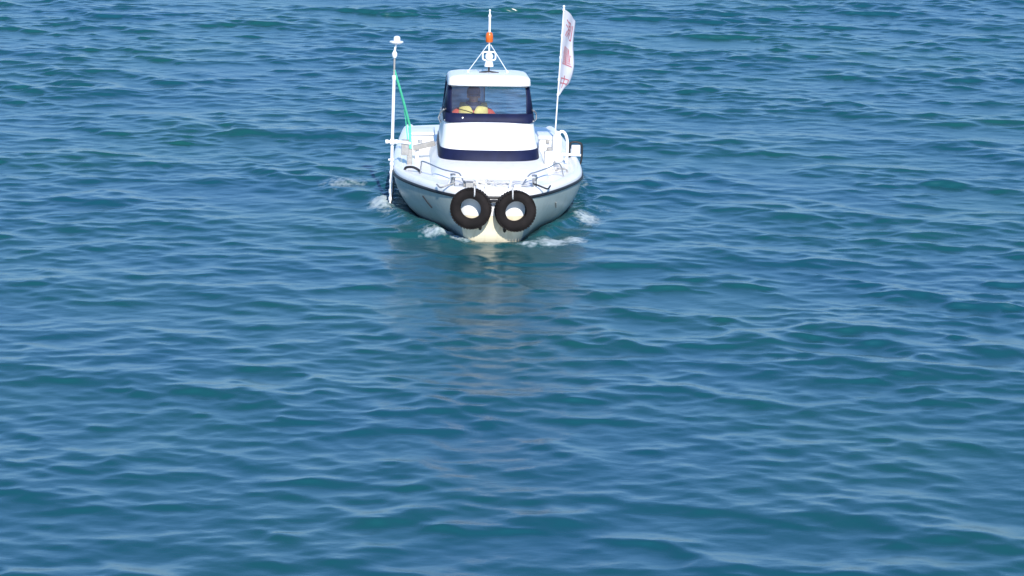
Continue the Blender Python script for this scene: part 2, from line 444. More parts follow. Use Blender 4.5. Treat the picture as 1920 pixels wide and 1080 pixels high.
# rubbing strip
rail = [Vector((-p.x, p.y, p.z)) for p in reversed(GUN[1:])] + list(GUN)
MB().tube([p + Vector((0, 0, -0.008)) for p in rail], 0.021, 8).build('rub_rail', M['black'], boat)

def inset(i, dd):
    a = GUN[max(i - 1, 0)]; b = GUN[min(i + 1, NST - 1)]
    t = Vector((b.x - a.x, b.y - a.y, 0)).normalized(); nrm = Vector((t.y, -t.x, 0))
    p = GUN[i] - nrm * dd
    if i == 0: p = Vector((0, GUN[0].y + dd, GUN[0].z))
    return Vector((max(p.x, 0), p.y, GUN[i].z))
prof = [(0.0, 0.0), (-.004, .035), (.012, .065), (.04, .088), (.075, .096), (.105, .088), (.125, .072)]
gl = []
for s, order in ((-1, range(NST - 1, 0, -1)), (1, range(NST))):
    for i in order:
        l = []
        for dd, dz in prof:
            p = inset(i, dd); l.append((s * p.x, p.y, p.z + dz))
        gl.append(l)
MB().loft(gl, closed=False).build('gunwale', M['white'], boat, angle=60)
# deck, open over the cabin and cockpit
WELL = 0.55
db = MB(); rows = []; ys = []
for i in range(1, NST):
    p = inset(i, 0.122); x = p.x; wx = min(WELL, x * 0.6); z = p.z + 0.073
    cols = [-x, -(x + wx) / 2, -wx, -wx / 2, 0, wx / 2, wx, (x + wx) / 2, x]
    rows.append([(c, p.y, z + 0.03 * (1 - (c / x) ** 2)) for c in cols]); ys.append(p.y)
for r in rows: db.v += r
for i in range(len(rows) - 1):
    for j in range(8):
        if 2 <= j <= 5 and 1.75 < (ys[i] + ys[i + 1]) / 2 < 5.4: continue
        db.f.append((i * 9 + j, i * 9 + j + 1, i * 9 + 10 + j, i * 9 + 9 + j))
db.f.append(tuple(range(8, -1, -1)))
MB_deck = db.build('deck', M['deck'], boat)
wl = MB()
wl.box((0, 3.6, 0.10), (1.12, 3.75, 0.03)); wl.box((-.555, 3.6, .33), (.02, 3.75, .5)); wl.box((.555, 3.6, .33), (.02, 3.75, .5))
wl.box((0, 1.73, .33), (1.1, .02, .48)); wl.box((0, 5.46, .33), (1.1, .02, .5))
wl.build('cockpit_liner', M['deck'], boat)

# cabin trunk
def U(z, yf, hw, yb, dep=0.5, nexp=3.2, m=22, dz=0.0):
    hw *= .96
    pts = [(-hw, yb, z), (-hw, yb - (yb - yf - dep) * 0.5, z)]
    for k in range(m + 1):
        t = math.pi - math.pi * k / m
        c, s_ = math.cos(t), math.sin(t)
        x = hw * math.copysign(abs(c) ** (2 / nexp), c); y = yf + dep * (1 - abs(s_) ** (2 / nexp))
        pts.append((x, y, z))
    pts += [(hw, yb - (yb - yf - dep) * 0.5, z), (hw, yb, z)]
    return pts
LV = [(.53, .44, .80, .75), (.585, .56, .775, .72), (.632, .80, .745, .65), (.672, 1.12, .715, .55), (.70, 1.38, .69, .5), (.712, 1.455, .675, .5),
      (.85, 1.51, .66, .5), (.88, 1.535, .652, .5), (1.0, 1.66, .632, .48), (1.10, 1.79, .617, .45), (1.145, 1.86, .608, .42), (1.165, 1.91, .60, .4), (1.172, 1.97, .585, .4)]
tb = MB(); tl = [U(z, yf, hw, 3.25, dp) for z, yf, hw, dp in LV]
tb.loft(tl, closed=False)
tb.add([(-.585, 2.0, 1.168), (.585, 2.0, 1.168), (.585, 2.42, 1.168), (-.585, 2.42, 1.168), (-.55, 2.42, .85), (.55, 2.42, .85)], [(0, 1, 2, 3), (3, 2, 5, 4)])
trunk = tb.build('cabin_trunk', M['white'], boat, angle=40, solid=0.012)
MB().loft([U(.713, 1.445, .684, 3.24), U(.72, 1.436, .690, 3.24), U(.842, 1.487, .674, 3.24), U(.85, 1.497, .668, 3.24)], closed=False).build('stripe', M['navy'], boat, angle=60)
# windscreen band and posts
B0 = lambda z, yf, hw: U(z, yf, hw, 3.15, 0.34, 4.6, 40)
MB().loft([B0(1.150, 1.885, .622), B0(1.185, 1.885, .622), B0(1.262, 1.935, .612), B0(1.268, 1.955, .60)], closed=False).build('windscreen_sill', M['navy'], boat, angle=50)
lo0, lo1 = B0(1.262, 1.945, .606), B0(1.640, 2.125, .548)
GXW = 0.490
def at_x(loop, x, left):
    n_ = len(loop); rng_ = range(n_ // 2 + 1) if left else range(n_ // 2, n_)
    best = None
    for i in rng_:
        if best is None or abs(loop[i][0] - x) < abs(loop[best][0] - x) - 1e-9:
            if loop[i][1] < 2.45: best = i
    return best
def strip(loop, ia, ib): return [loop[i] for i in range(ia, ib + 1)]
n_ = len(lo0)
def yfront(loop, x):
    # y of the loop's front at this x
    pts = [p for p in loop if p[1] < 2.5]
    pts.sort(key=lambda p: p[0])
    for a_, b_ in zip(pts, pts[1:]):
        if a_[0] <= x <= b_[0]:
            t = (x - a_[0]) / max(1e-6, b_[0] - a_[0]); return a_[1] + (b_[1] - a_[1]) * t
    return pts[0][1]
xs = [GXW * (-1 + 2 * k / 16) for k in range(17)]
MB().loft([[(x, yfront(lo0, x), 1.262) for x in xs], [(x, yfront(lo1, x), 1.640) for x in xs]], closed=False).build('windscreen', M['glass'], boat)
for s in (-1, 1):
    a0 = [p for p in lo0 if s * p[0] > GXW and p[1] < 2.36]; a1 = [p for p in lo1 if s * p[0] > GXW and p[1] < 2.53]
    a0.sort(key=lambda p: p[1]); a1.sort(key=lambda p: p[1])
    def res(pts, loop, z):
        pts = [(s * GXW, yfront(loop, s * GXW), z)] + pts
        P = [Vector(p) for p in pts]; L_ = [0]
        for p, q in zip(P, P[1:]): L_.append(L_[-1] + (q - p).length)
        out_ = []
        for k in range(12):
            d_ = L_[-1] * k / 11; i = 0
            while i < len(P) - 2 and L_[i + 1] < d_: i += 1
            out_.append(tuple(P[i].lerp(P[i + 1], (d_ - L_[i]) / max(1e-6, L_[i + 1] - L_[i]))))
        return out_
    c0, c1 = res(a0, lo0, 1.262), res(a1, lo1, 1.640)
    MB().loft([c0, c1], closed=False).build('corner_pillar', M['navy'], boat, solid=0.012)
    e0, e1 = c0[-1], c1[-1]
    MB().loft([[(s * .580, e0[1], 1.262), (s * .580, 3.12, 1.262)], [(s * .526, e1[1], 1.640), (s * .526, 3.12, 1.60)]], closed=False).build('side_window', M['darkglass'], boat, solid=0.008)
    MB().tube([(s * .578, 3.13, 1.15), (s * .525, 3.13, 1.62)], 0.022, 8).build('rear_post', M['navy'], boat)
    MB().tube([(s * .61, 3.1, .98), (s * .65, 2.6, 1.12), (s * .63, 2.25, 1.24), (s * .592, 2.14, 1.29)], 0.011, 8).build('grab_rail', M['steel'], boat)
MB().box((0, 2.115, 1.632), (1.06, .03, .03)).build('windscreen_header', M['black'], boat)
# half bulkhead with a tinted window behind the helmsman
MB().loft([[(-.58, 3.12, 1.15), (-.03, 3.12, 1.15)], [(-.54, 3.12, 1.63), (-.03, 3.12, 1.63)]], closed=False).build('rear_curtain', M['haze_glass'], boat)
MB().tube([(-.03, 3.12, .75), (-.03, 3.12, 1.64)], 0.009, 8).build('door_post', M['steel'], boat)
MB().box((-.32, 3.14, .85), (.6, .02, .66)).build('rear_bulkhead', M['white'], boat)
# wiper
MB().tube([(-.17, 1.93, 1.262), (-.30, 1.955, 1.30), (-.42, 1.975, 1.325)], 0.006, 6).build('wiper', M['black'], boat)
MB().lathe([(0, -.008), (.011, -.006), (.011, .006), (0, .008)], (-.35, 1.90, 1.212), 10, Matrix.Rotation(R(75), 3, 'X')).build('sill_knob', M['steel'], boat)
# roof
def RR(z, ins, yc0=2.03, yc1=3.25, hw=.545, rad=.13):
    r = max(.02, rad - ins * 0.4); hw = hw - ins; y0 = yc0 + ins; y1 = yc1 - ins; pts = []
    for cx, cy, a0 in ((hw - r, y0 + r, -90), (hw - r, y1 - r, 0), (-hw + r, y1 - r, 90), (-hw + r, y0 + r, 180)):
        for k in range(7):
            t = R(a0 + 15 * k); x = cx + r * math.cos(t); y = cy + r * math.sin(t)
            pts.append((x, y, z - 0.055 * (y - 2.0) - 0.030 * (x / .56) ** 2 * max(0, (z - 1.62) / .16) + 0.015 * (x / .56) ** 2 * 0))
    return pts
MB().loft([RR(1.645, .05), RR(1.622, .03), RR(1.618, .012), RR(1.63, 0), RR(1.69, .004), RR(1.725, .008), RR(1.750, .024), RR(1.766, .055), RR(1.774, .11), RR(1.778, .3)], True, True, True).build('roof', M['roof'], boat, angle=50)
MB().box((0, 2.62, 1.60), (1.0, .95, .012)).build('headliner', M['grey'], boat)

# mast on the roof: foot, searchlight, orange lamp, antenna, stays
MY = 2.42; MZ = 1.757
mast = MB().tube([(0, MY, MZ - .02), (0, MY, MZ + .42)], 0.012, 8).build('mast', M['polewhite'], boat)
f = MB(); f.tube([(-.13, MY - .02, MZ - .006), (-.05, MY - .02, MZ + .004), (0, MY - .02, MZ + .012), (.05, MY - .02, MZ + .004), (.13, MY - .02, MZ - .008)], .011, 8)
f.tube([(0, MY - .015, MZ), (0, MY - .012, MZ + .11)], .012, 8); f.build('mast_foot', M['black'], mast)
MB().lathe([(0, .075), (.062, .075), (.060, .088), (.046, .15), (.046, .165), (0, .165)], (0, MY, MZ), 20).build('horn', M['polewhite'], mast)
g = MB()
fr = []
for k in range(24):
    t = 2 * math.pi * k / 24; c_, s_ = math.cos(t), math.sin(t)
    fr.append((.085 * math.copysign(abs(c_) ** .45, c_), MY - .03, MZ + .215 + .055 * math.copysign(abs(s_) ** .45, s_)))
fr.append(fr[0]); g.tube(fr, .011, 8); g.build('lamp_bracket', M['polewhite'], mast)
MB().lathe([(0, -.05), (.03, -.05), (.05, -.03), (.052, .045), (.047, .055), (0, .058)], (0, MY - .01, MZ + .212), 18, Matrix.Rotation(R(90), 3, 'X')).build('searchlight', M['clear'], mast)
MB().lathe([(0, .395), (.040, .395), (.047, .405), (.049, .47), (.044, .505), (.030, .525), (0, .53)], (0, MY, MZ), 20).build('orange_lamp', M['orange'], mast)
MB().lathe([(0, .525), (.016, .525), (.016, .72), (.021, .73), (.021, .755), (.012, .76), (.008, .80), (.014, .805), (.012, .825), (0, .83)], (0, MY, MZ), 14).build('antenna', M['polewhite'], mast)
for s in (-1, 1):
    MB().tube([(s * .02, MY, MZ + .36), (s * (.27 if s < 0 else .25), MY + .1, MZ - .005)], .0055, 6).build('mast_stay', M['polewhite'], mast)
    MB().lathe([(0, 0), (.016, 0), (.010, .03), (0, .032)], (s * (.27 if s < 0 else .25), MY + .1, MZ - .02), 10).build('stay_anchor', M['polewhite'], mast)

# rails and deck fittings
def smooth_tube(name, pts, r, m, par=boat, k=6):
    return MB().tube(spline(pts, k), r, 8).build(name, m, par)
smooth_tube('deck_rail', [(-.90, 1.25, .555), (-.885, 1.22, .70), (-.86, 1.16, .745), (-.62, .72, .715), (-.45, .42, .725), (-.40, .34, .70), (-.345, .22, .585)], .009, M['steel'])
smooth_tube('deck_rail', [(.36, .24, .585), (.47, .42, .71), (.55, .52, .725), (.74, .85, .74), (.84, 1.05, .76), (.90, 1.16, .72), (.95, 1.22, .555)], .009, M['steel'])
for s, x, y in ((-1, -.50, .06), (1, .52, .06)):
    p = MB(); p.lathe([(0, 0), (.034, 0), (.026, .02), (.024, .12), (.034, .135), (.034, .155), (0, .16)], (x, y, .585), 14)
    p.lathe([(0, 0), (.034, 0), (.026, .02), (.024, .12), (.034, .135), (.034, .155), (0, .16)], (x + .0, y + .17, .585), 14)
    p.tube([(x, y - .05, .68), (x, y + .22, .68)], .016, 8)
    p.build('bollard', M['steel'], boat)
    smooth_tube('mooring_line', [(x - s * .02, y - .02, .66), (x + s * .10, y - .10, .625), (x + s * .16, y - .05, .60), (x + s * .2, y + .12, .61)], .011, M['black' if s > 0 else 'grey'])
p = MB(); p.box((-.30, -.02, .63), (.10, .16, .10), .015); p.tube([(-.36, .0, .69), (-.36, .02, .60)], .014, 8); p.build('fairlead', M['grey'], boat)
p = MB(); p.box((.30, -.02, .62), (.09, .14, .08), .015); p.build('fairlead', M['white'], boat)
for s in (-1, 1):
    smooth_tube('bow_rail', [(s * .56, .12, .60), (s * .53, .06, .72), (s * .46, -.04, .745), (s * .33, -.13, .745), (s * .22, -.16, .73), (s * .20, -.15, .60)], .012, M['polewhite'])
    smooth_tube('mooring_line', [(s * .42, .10, .625), (s * .30, .02, .64), (s * .20, .10, .66), (s * .08, .02, .665), (s * .02, -.10, .66), (s * .12, -.18, .645)], .010, M['rope'])
p = MB(); p.box((0, -.06, .62), (.22, .30, .05), .015); p.build('anchor_roller', M['white'], boat)
smooth_tube('cleat', [(-1.10, 1.52, .565), (-1.08, 1.50, .61), (-1.0, 1.45, .625), (-.93, 1.42, .60), (-.89, 1.40, .565)], .017, M['black'])
smooth_tube('cleat', [(1.02, 1.6, .565), (1.0, 1.58, .60), (.92, 1.52, .62), (.86, 1.48, .60)], .012, M['grey'])
# helm
p = MB(); ring = [( -.19 + .16 * math.cos(2 * math.pi * k / 20), 2.46 + .06 * math.sin(2 * math.pi * k / 20), 1.02 + .14 * math.sin(2 * math.pi * k / 20)) for k in range(21)]
p.tube(ring, .013, 8)
for k in range(3):
    t = 2 * math.pi * k / 3 + .5
    p.tube([(-.19, 2.46, 1.02), (-.19 + .16 * math.cos(t), 2.46 + .06 * math.sin(t), 1.02 + .14 * math.sin(t))], .008, 6)
p.build('steering_wheel', M['black'], boat)
p = MB(); p.box((-.19, 2.86, .53), (.44, .40, .09), .03); p.box((-.19, 3.05, .78), (.42, .07, .40), .03); p.box((-.19, 2.88, .30), (.16, .16, .40), .02)
p.build('helm_seat', M['seat'], boat)
# ------------------------------------------------------------------ tyres on the bow
def tyre(base, tilt, spin, label, scale=1.0):
    t = thing('tyre', label, 'tyre', base, 'tyres hung over the bow')
    rot = Matrix.Rotation(R(tilt), 3, 'Z') @ Matrix.Rotation(R(90), 3, 'X') @ Matrix.Rotation(R(spin), 3, 'Z')
    Rr, ri, hw = .258 * scale, .130 * scale, .062
    prof = [(ri + .010, hw - .03), (ri, hw - .012), (ri + .004, hw - .002), (ri + .02, hw + .002), (ri + .045, hw + .012), (ri + .075, hw + .012), (Rr - .030, hw - .002),
            (Rr - .014, hw - .012), (Rr - .004, hw - .03), (Rr, 0), (Rr - .004, -hw + .03), (Rr - .014, -hw + .012), (Rr - .030, -hw + .002), (ri + .06, -hw - .012), (ri + .02, -hw), (ri, -hw + .012), (ri + .01, -hw + .03),
            (ri + .05, -hw + .035), (Rr - .03, -hw + .05), (Rr - .022, 0), (Rr - .03, hw - .05), (ri + .05, hw - .035)]
    mb = MB(); n = 48; lps = []
    for k in range(n):
        a = 2 * math.pi * k / n
        wob = 1 + .012 * math.sin(2 * a + base[0] * 9)
        lps.append([rot @ Vector((r * wob * math.cos(a), r * wob * math.sin(a), z)) for r, z in prof])
    lps.append(lps[0]); mb.loft(lps, True)
    carc = mb.build('carcass', M['rubber'], t, angle=35, merge=True)
    tr = MB()
    for k in range(40):                      # tread blocks across the crown
        a = 2 * math.pi * k / 40; q = Matrix.Rotation(a, 3, 'Z')
        for zc in (-.036, .036):
            bx_ = MB().box((Rr - .0115, 0, zc), (.016, .030, .056), .004)
            tr.add([rot @ (q @ Vector(v)) for v in bx_.v], bx_.f)
    tr.build('tread', M['rubber'], carc)
    return t
TY = -.345
tl_ = tyre((-.285, TY, .40), -8, 10, 'black car tyre fender hung at the bow beside the survey pole side')
tr_ = tyre((.265, TY, .375), 8, 50, 'black car tyre fender hung at the bow on the flag side')
for b_, s, par in (((-.285, TY, .40), -1, tl_), ((.265, TY, .375), 1, tr_)):
    bx, by, bz = b_
    MB().tube(spline([(bx - s * .03, by + .01, bz + .118), (bx - s * .04, by - .10, bz + .19), (bx - s * .04, by - .05, bz + .285), (bx - s * .05, by + .14, bz + .20), (bx - s * .06, by + .40, bz + .16)], 5), .009, 8).build('hanging_rope', M['rope'], par, off=b_)
    MB().tube([(bx - s * .12, by + .06, bz - .20), (bx - s * .125, by + .16, bz - .30), (bx - s * .13, by + .33, bz - .37)], .022, 8).build('lashing_strap', M['black'], par, off=b_)
# lashing between the two tyres
cl = thing('tyre_lashing', 'short black lashing tying the two bow tyres together', 'rope', (0, TY, .48))
MB().tube(spline([(-.075, TY + .02, .48), (-.03, TY, .495), (.03, TY, .495), (.075, TY + .02, .475)], 4), .02, 8).build('lashing', M['black'], cl, off=(0, TY, .48))

# ------------------------------------------------------------------ survey pole with satellite antenna
PB = Vector((-1.285, 2.10, -.25))
sp = thing('survey_pole', 'tall white sounder pole with dish antenna clamped to the gunwale', 'survey pole', PB)
def PP(z): return Vector((-1.275 + 0.015 * z, 2.10 + 0.015 * z, z))
MB().tube([PP(-.28), PP(1.72)], .021, 12).build('pole', M['polewhite'], sp, off=PB)
MB().tube([PP(1.70), PP(1.98)], .013, 10).build('upper_rod', M['grey'], sp, off=PB)
for z, r, h in ((.33, .028, .05), (.45, .028, .04), (.56, .027, .04), (.20, .030, .06), (.10, .030, .05), (1.70, .026, .06)):
    p = PP(z); MB().lathe([(0, -h / 2), (r * .9, -h / 2), (r, -h / 2 + .008), (r, h / 2 - .008), (r * .9, h / 2), (0, h / 2)], p, 14).build('collar', M['polewhite'], sp, off=PB)
p = PP(2.0); MB().lathe([(0, -.04), (.02, -.04), (.034, -.015), (.034, .02), (.02, .045), (.012, .06), (0, .06)], p, 16).build('tilt_joint', M['polewhite'], sp, off=PB)
MB().tube([PP(2.03), PP(2.09) + Vector((.004, 0, 0)), PP(2.15) + Vector((.02, 0, 0))], .014, 8).build('antenna_neck', M['polewhite'], sp, off=PB)
p = PP(2.16) + Vector((.02, 0, 0))
dish = MB().lathe([(0, -.02), (.05, -.018), (.085, -.004), (.092, .008), (.085, .018), (.05, .022), (0, .024)], p, 26).build('antenna_dish', M['polewhite'], sp, off=PB)
MB().lathe([(0, .02), (.044, .02), (.043, .06), (.036, .078), (.02, .086), (0, .088)], p + Vector((.006, 0, 0)), 20).build('antenna_dome', M['polewhite'], dish, off=PB)
# clamp bracket on the gunwale
c = PP(.86)
q = MB(); q.tube([c + Vector((-.065, -.03, 0)), c + Vector((.10, -.03, .0)), c + Vector((.24, -.03, -.02))], .020, 10)
q.lathe([(0, -.02), (.028, -.018), (.028, .018), (0, .02)], c + Vector((-.07, -.03, 0)), 12, Matrix.Rotation(R(90), 3, 'Y'))
q.lathe([(0, -.02), (.032, -.018), (.032, .018), (0, .02)], c + Vector((.055, -.03, 0)), 12, Matrix.Rotation(R(90), 3, 'Y'))
q.box(c + Vector((0, -.02, 0)), (.06, .06, .07), .01)
q.build('clamp', M['polewhite'], sp, off=PB)
q = MB(); q.box(c + Vector((.17, .02, -.08)), (.10, .09, .20), .012); q.box(c + Vector((.23, .02, -.22)), (.07, .07, .24), .012); q.build('bracket', M['grey'], sp, off=PB)
c2 = PP(.62); MB().tube([c2 + Vector((-.045, -.02, 0)), c2 + Vector((.03, -.02, 0))], .014, 8).build('pin', M['polewhite'], sp, off=PB)
MB().tube(spline([PP(.34) + Vector((.035, -.01, 0)), PP(.20) + Vector((.028, -.02, 0)), PP(.06) + Vector((.012, -.02, 0)), PP(-.1) + Vector((0, -.02, 0))], 5), .009, 8).build('cable', M['black'], sp, off=PB)
# green line from the pole down to the locker
g0 = PP(1.80); g1 = Vector((-1.03, 3.0, .95)); gb = g1.copy()
gr = thing('green_rope', 'bright green guy rope running from the survey pole down to the deck', 'rope', gb)
gp = [g0 + (g1 - g0) * (k / 10) + Vector((0.008, 0, -0.006)) * math.sin(math.pi * k / 10) for k in range(11)]
MB().tube(gp + [Vector((-1.02, 3.0, .82)), Vector((-1.01, 2.98, .56))], .017, 8).build('rope', M['green'], gr, off=gb)
MB().tube([gp[7] + Vector((-.02, 0, .0)), gp[9] + Vector((-.035, 0, 0)), Vector((-1.06, 3.0, .80)), Vector((-1.04, 2.99, .60))], .007, 8).build('tail_end', M['green'], gr, off=gb)

# ------------------------------------------------------------------ flag with the words "surveying in progress"
FB = Vector((.935, 3.3, .55))
fl = thing('banner_flag', 'narrow white banner flag with red characters on a slim white pole', 'flag', FB)
FT = Vector((1.03, 3.36, 2.545))
MB().tube([FB, FB.lerp(FT, .5), FT], [.011, .010, .009], 10).build('flagpole', M['polewhite'], fl, off=FB)
MB().lathe([(0, -.015), (.014, -.012), (.018, .0), (.014, .014), (0, .018)], FT, 12).build('finial', M['polewhite'], fl, off=FB)
MB().lathe([(0, -.02), (.03, -.02), (.028, .0), (.018, .02), (.018, .10), (0, .10)], FB, 12).build('socket', M['steel'], fl, off=FB)
def cloth_at(u, v):
    """u 0..1 away from the pole, v 0..1 downwards"""
    t = 0.985 - 0.60 * v
    p = FB.lerp(FT, t)
    wdt = 0.44 * (1 - 0.12 * v) * (1 if v < .80 else 1 - (v - .80) / .20 * .75)
    x = 0.43 * (1 + 0.04 * math.sin(5 * v)) * (1 - .45 * max(0, v - .55)); yv = math.sqrt(1 - x * x)
    s = u * wdt
    sag = -0.16 * u * (1 - v) ** 0.8 - 0.05 * u * u + 0.06 * u * max(0, v - .8) / .2
    rip = 0.025 * math.sin(u * 5.5 + v * 4.0) * u + 0.02 * math.sin(v * 9 + u * 2) * u
    return p + Vector((x * s + rip * yv, yv * s - rip * x, sag))
NU, NV = 14, 44
cv = [[cloth_at(i / NU, j / NV) for i in range(NU + 1)] for j in range(NV + 1)]
cloth = MB().loft(cv, closed=False).build('cloth', M['cloth'], fl, off=FB, angle=80, solid=0.003)
for v in (0.01, .30, .55, .80, .97):
    p = cloth_at(0, v); MB().lathe([(0, -.015), (.017, -.015), (.017, .015), (0, .015)], p, 10).build('loop', M['polewhite'], fl, off=FB)
def glyph(ch, u0, u1, v0, v1):
    cu = bpy.data.curves.new('character', 'FONT'); cu.body = ch; cu.size = 1.0; cu.resolution_u = 3
    to = bpy.data.objects.new('character', cu); S.collection.objects.link(to)
    bpy.context.view_layer.update()
    me = bpy.data.meshes.new_from_object(to.evaluated_get(bpy.context.evaluated_depsgraph_get()))
    bpy.data.objects.remove(to)
    bm = bmesh.new(); bm.from_mesh(me); bmesh.ops.triangulate(bm, faces=bm.faces)
    bmesh.ops.remove_doubles(bm, verts=bm.verts, dist=0.0003)
    for _ in range(2):
        ed = [e for e in bm.edges if e.calc_length() > 0.12]
        if ed: bmesh.ops.subdivide_edges(bm, edges=ed, cuts=1)
    bmesh.ops.triangulate(bm, faces=bm.faces)
    if not bm.verts: return
    x0 = min(v.co.x for v in bm.verts); x1 = max(v.co.x for v in bm.verts); y0 = min(v.co.y for v in bm.verts); y1 = max(v.co.y for v in bm.verts)
    for v in bm.verts:
        u = u0 + (u1 - u0) * (v.co.x - x0) / (x1 - x0); vv = v1 - (v1 - v0) * (v.co.y - y0) / (y1 - y0)
        p = cloth_at(u, vv); e = 0.002
        nr = (cloth_at(u + e, vv) - p).cross(cloth_at(u, vv + e) - p).normalized()
        if nr.y > 0: nr = -nr
        v.co = p + nr * 0.004 - FB
    bm.to_mesh(me); bm.free()
    me.materials.clear(); me.materials.append(M['red'])
    o = bpy.data.objects.new('character', me); S.collection.objects.link(o); o.parent = cloth
for ch, v0, v1 in (('測', .09, .29), ('量', .40, .61), ('中', .74, .90)):
    glyph(ch, .20, .86 if ch != '中' else .80, v0, v1)

# ------------------------------------------------------------------ gear on the side decks
b_ = Vector((-.86, 3.75, .545))
lk = thing('deck_locker', 'white deck locker beside the cabin under the green rope', 'locker', b_)
MB().box(b_ + Vector((0, 0, .105)), (.34, .55, .21), .02).build('body', M['white'], lk, off=b_)
MB().box(b_ + Vector((0, -.01, .225)), (.36, .58, .036), .014).build('lid', M['white'], lk, off=b_)
MB().box(b_ + Vector((-.02, -.29, .13)), (.06, .02, .04), .006).build('latch', M['steel'], lk, off=b_)
b_ = Vector((.86, 3.72, .545))
lk = thing('cool_box', 'white lidded box on the side deck next to the flag pole', 'box', b_)
MB().box(b_ + Vector((0, 0, .085)), (.23, .42, .17), .02).build('body', M['white'], lk, off=b_)
MB().box(b_ + Vector((0, -.005, .19)), (.26, .46, .05), .014).build('lid', M['white'], lk, off=b_)
MB().box(b_ + Vector((0, -.235, .14)), (.05, .02, .05), .006).build('latch', M['grey'], lk, off=b_)
b_ = Vector((-.93, 2.55, .545))
pk = thing('grey_plank', 'short grey plank propped on the side deck beside the survey pole', 'plank', b_)
MB().box(b_ + Vector((.09, 0, .20)), (.30, .05, .07), .008, Matrix.Rotation(R(-14), 3, 'Y')).build('board', M['grey'], pk, off=b_)
MB().box(b_ + Vector((0.0, .05, .10)), (.05, .06, .24), .01).build('prop', M['white'], pk, off=b_)
# white canister and pump by the flag
b_ = Vector((.92, 2.35, .545))
ca = thing('canister', 'white upright canister with a curved hose on the flag side deck', 'canister', b_)
MB().lathe([(0, 0), (.058, 0), (.066, .02), (.066, .34), (.055, .385), (.03, .41), (0, .415)], b_, 22).build('tank', M['white'], ca, off=b_)
MB().lathe([(0, 0), (.03, 0), (.03, .03), (.02, .045), (0, .045)], b_ + Vector((0, 0, .405)), 14).build('cap', M['white'], ca, off=b_)
MB().tube(spline([b_ + Vector((.02, 0, .40)), b_ + Vector((.05, .02, .44)), b_ + Vector((.10, .03, .42)), b_ + Vector((.135, .03, .33)), b_ + Vector((.14, .02, .20)), b_ + Vector((.13, .0, .02))], 6), .020, 10).build('hose', M['white'], ca, off=b_)
b_ = Vector((.86, 1.95, .55))
bx_ = thing('pump_box', 'small white pump housing with pale hose on the deck before the canister', 'pump', b_)
MB().box(b_ + Vector((-.06, 0, .12)), (.13, .16, .24), .025).build('housing', M['white'], bx_, off=b_)
MB().lathe([(0, -.06), (.06, -.06), (.068, -.04), (.068, .04), (.06, .06), (0, .06)], b_ + Vector((.06, .02, .14)), 18, Matrix.Rotation(R(80), 3, 'X')).build('drum', M['cloth'], bx_, off=b_)
MB().lathe([(0, 0), (.04, 0), (.04, .04), (.03, .05), (0, .05)], b_ + Vector((-.06, 0, .235)), 14).build('knob', M['grey'], bx_, off=b_)
MB().tube(spline([b_ + Vector((.0, -.09, .10)), b_ + Vector((.02, -.2, .12)), b_ + Vector((.07, -.26, .07)), b_ + Vector((.05, -.30, .02)), b_ + Vector((-.02, -.26, .02)), b_ + Vector((.0, -.18, .025)), b_ + Vector((.08, -.12, .02)), b_ + Vector((.13, -.02, .02))], 5), .016, 8).build('hose', M['rope'], bx_, off=b_)
# black framed bracket outside the gunwale
b_ = Vector((1.19, 2.95, .555))
br = thing('side_bracket', 'black hoop bracket holding a white plate over the gunwale', 'bracket', b_)
MB().tube(spline([b_ + Vector((-.06, 0, .0)), b_ + Vector((-.06, 0, .17)), b_ + Vector((-.02, 0, .205)), b_ + Vector((.06, 0, .20)), b_ + Vector((.10, 0, .16)), b_ + Vector((.10, 0, -.02)), b_ + Vector((.07, 0, -.14))], 5), .014, 10).build('hoop', M['black'], br, off=b_)
MB().box(b_ + Vector((.02, -.01, .11)), (.12, .03, .12), .012).build('plate', M['cloth'], br, off=b_)
MB().tube([b_ + Vector((-.30, -.02, .05)), b_ + Vector((.09, -.01, .03))], .018, 8).build('arm', M['polewhite'], br, off=b_)
# coil of rope heaped on the foredeck
b_ = Vector((-.13, .10, .615))
co = thing('rope_coil', 'loose heap of pale grey rope on the foredeck behind the tyres', 'rope', b_)
pts = []
for k in range(70):
    t = k / 69; a = t * 2 * math.pi * 4.3
    rr = .11 - .04 * t + .02 * math.sin(a * 1.7)
    pts.append(b_ + Vector((rr * 1.25 * math.cos(a) + .02 * math.sin(a * .7), rr * .8 * math.sin(a), +.012 + .05 * t + .01 * math.sin(a * 2.3))))
MB().tube(pts, .013, 7).build('coil', M['rope'], co, off=b_)
MB().tube(spline([pts[0], b_ + Vector((.28, .02, .01)), b_ + Vector((.38, .22, .04)), b_ + Vector((.50, .34, .06))], 5), .012, 7).build('tail', M['rope'], co, off=b_)

# ------------------------------------------------------------------ helmsman
HB = Vector((-.19, 2.64, .205))
pe = thing('person', 'person in yellow life vest and orange red jacket seated at the helm', 'person', HB)
def skin_mesh(V, E_, rad, root):
    me = bpy.data.meshes.new('body'); me.from_pydata(V, E_, [])
    o = bpy.data.objects.new('body_tmp', me); S.collection.objects.link(o)
    o.modifiers.new('Skin', 'SKIN'); 
    sv = me.skin_vertices[0].data
    for i, r in enumerate(rad): sv[i].radius = r if isinstance(r, tuple) else (r, r)
    sv[root].use_root = True
    sb = o.modifiers.new('Sub', 'SUBSURF'); sb.levels = 2; sb.render_levels = 2
    bpy.context.view_layer.update()
    res_ = bpy.data.meshes.new_from_object(o.evaluated_get(bpy.context.evaluated_depsgraph_get()))
    bpy.data.objects.remove(o)
    return res_
V, E_, Rd, nm = [], [], [], {}
def jt(n, p, r, par=None):
    nm[n] = len(V); V.append(Vector(p)); Rd.append(r)
    if par: E_.append((nm[par], nm[n]))
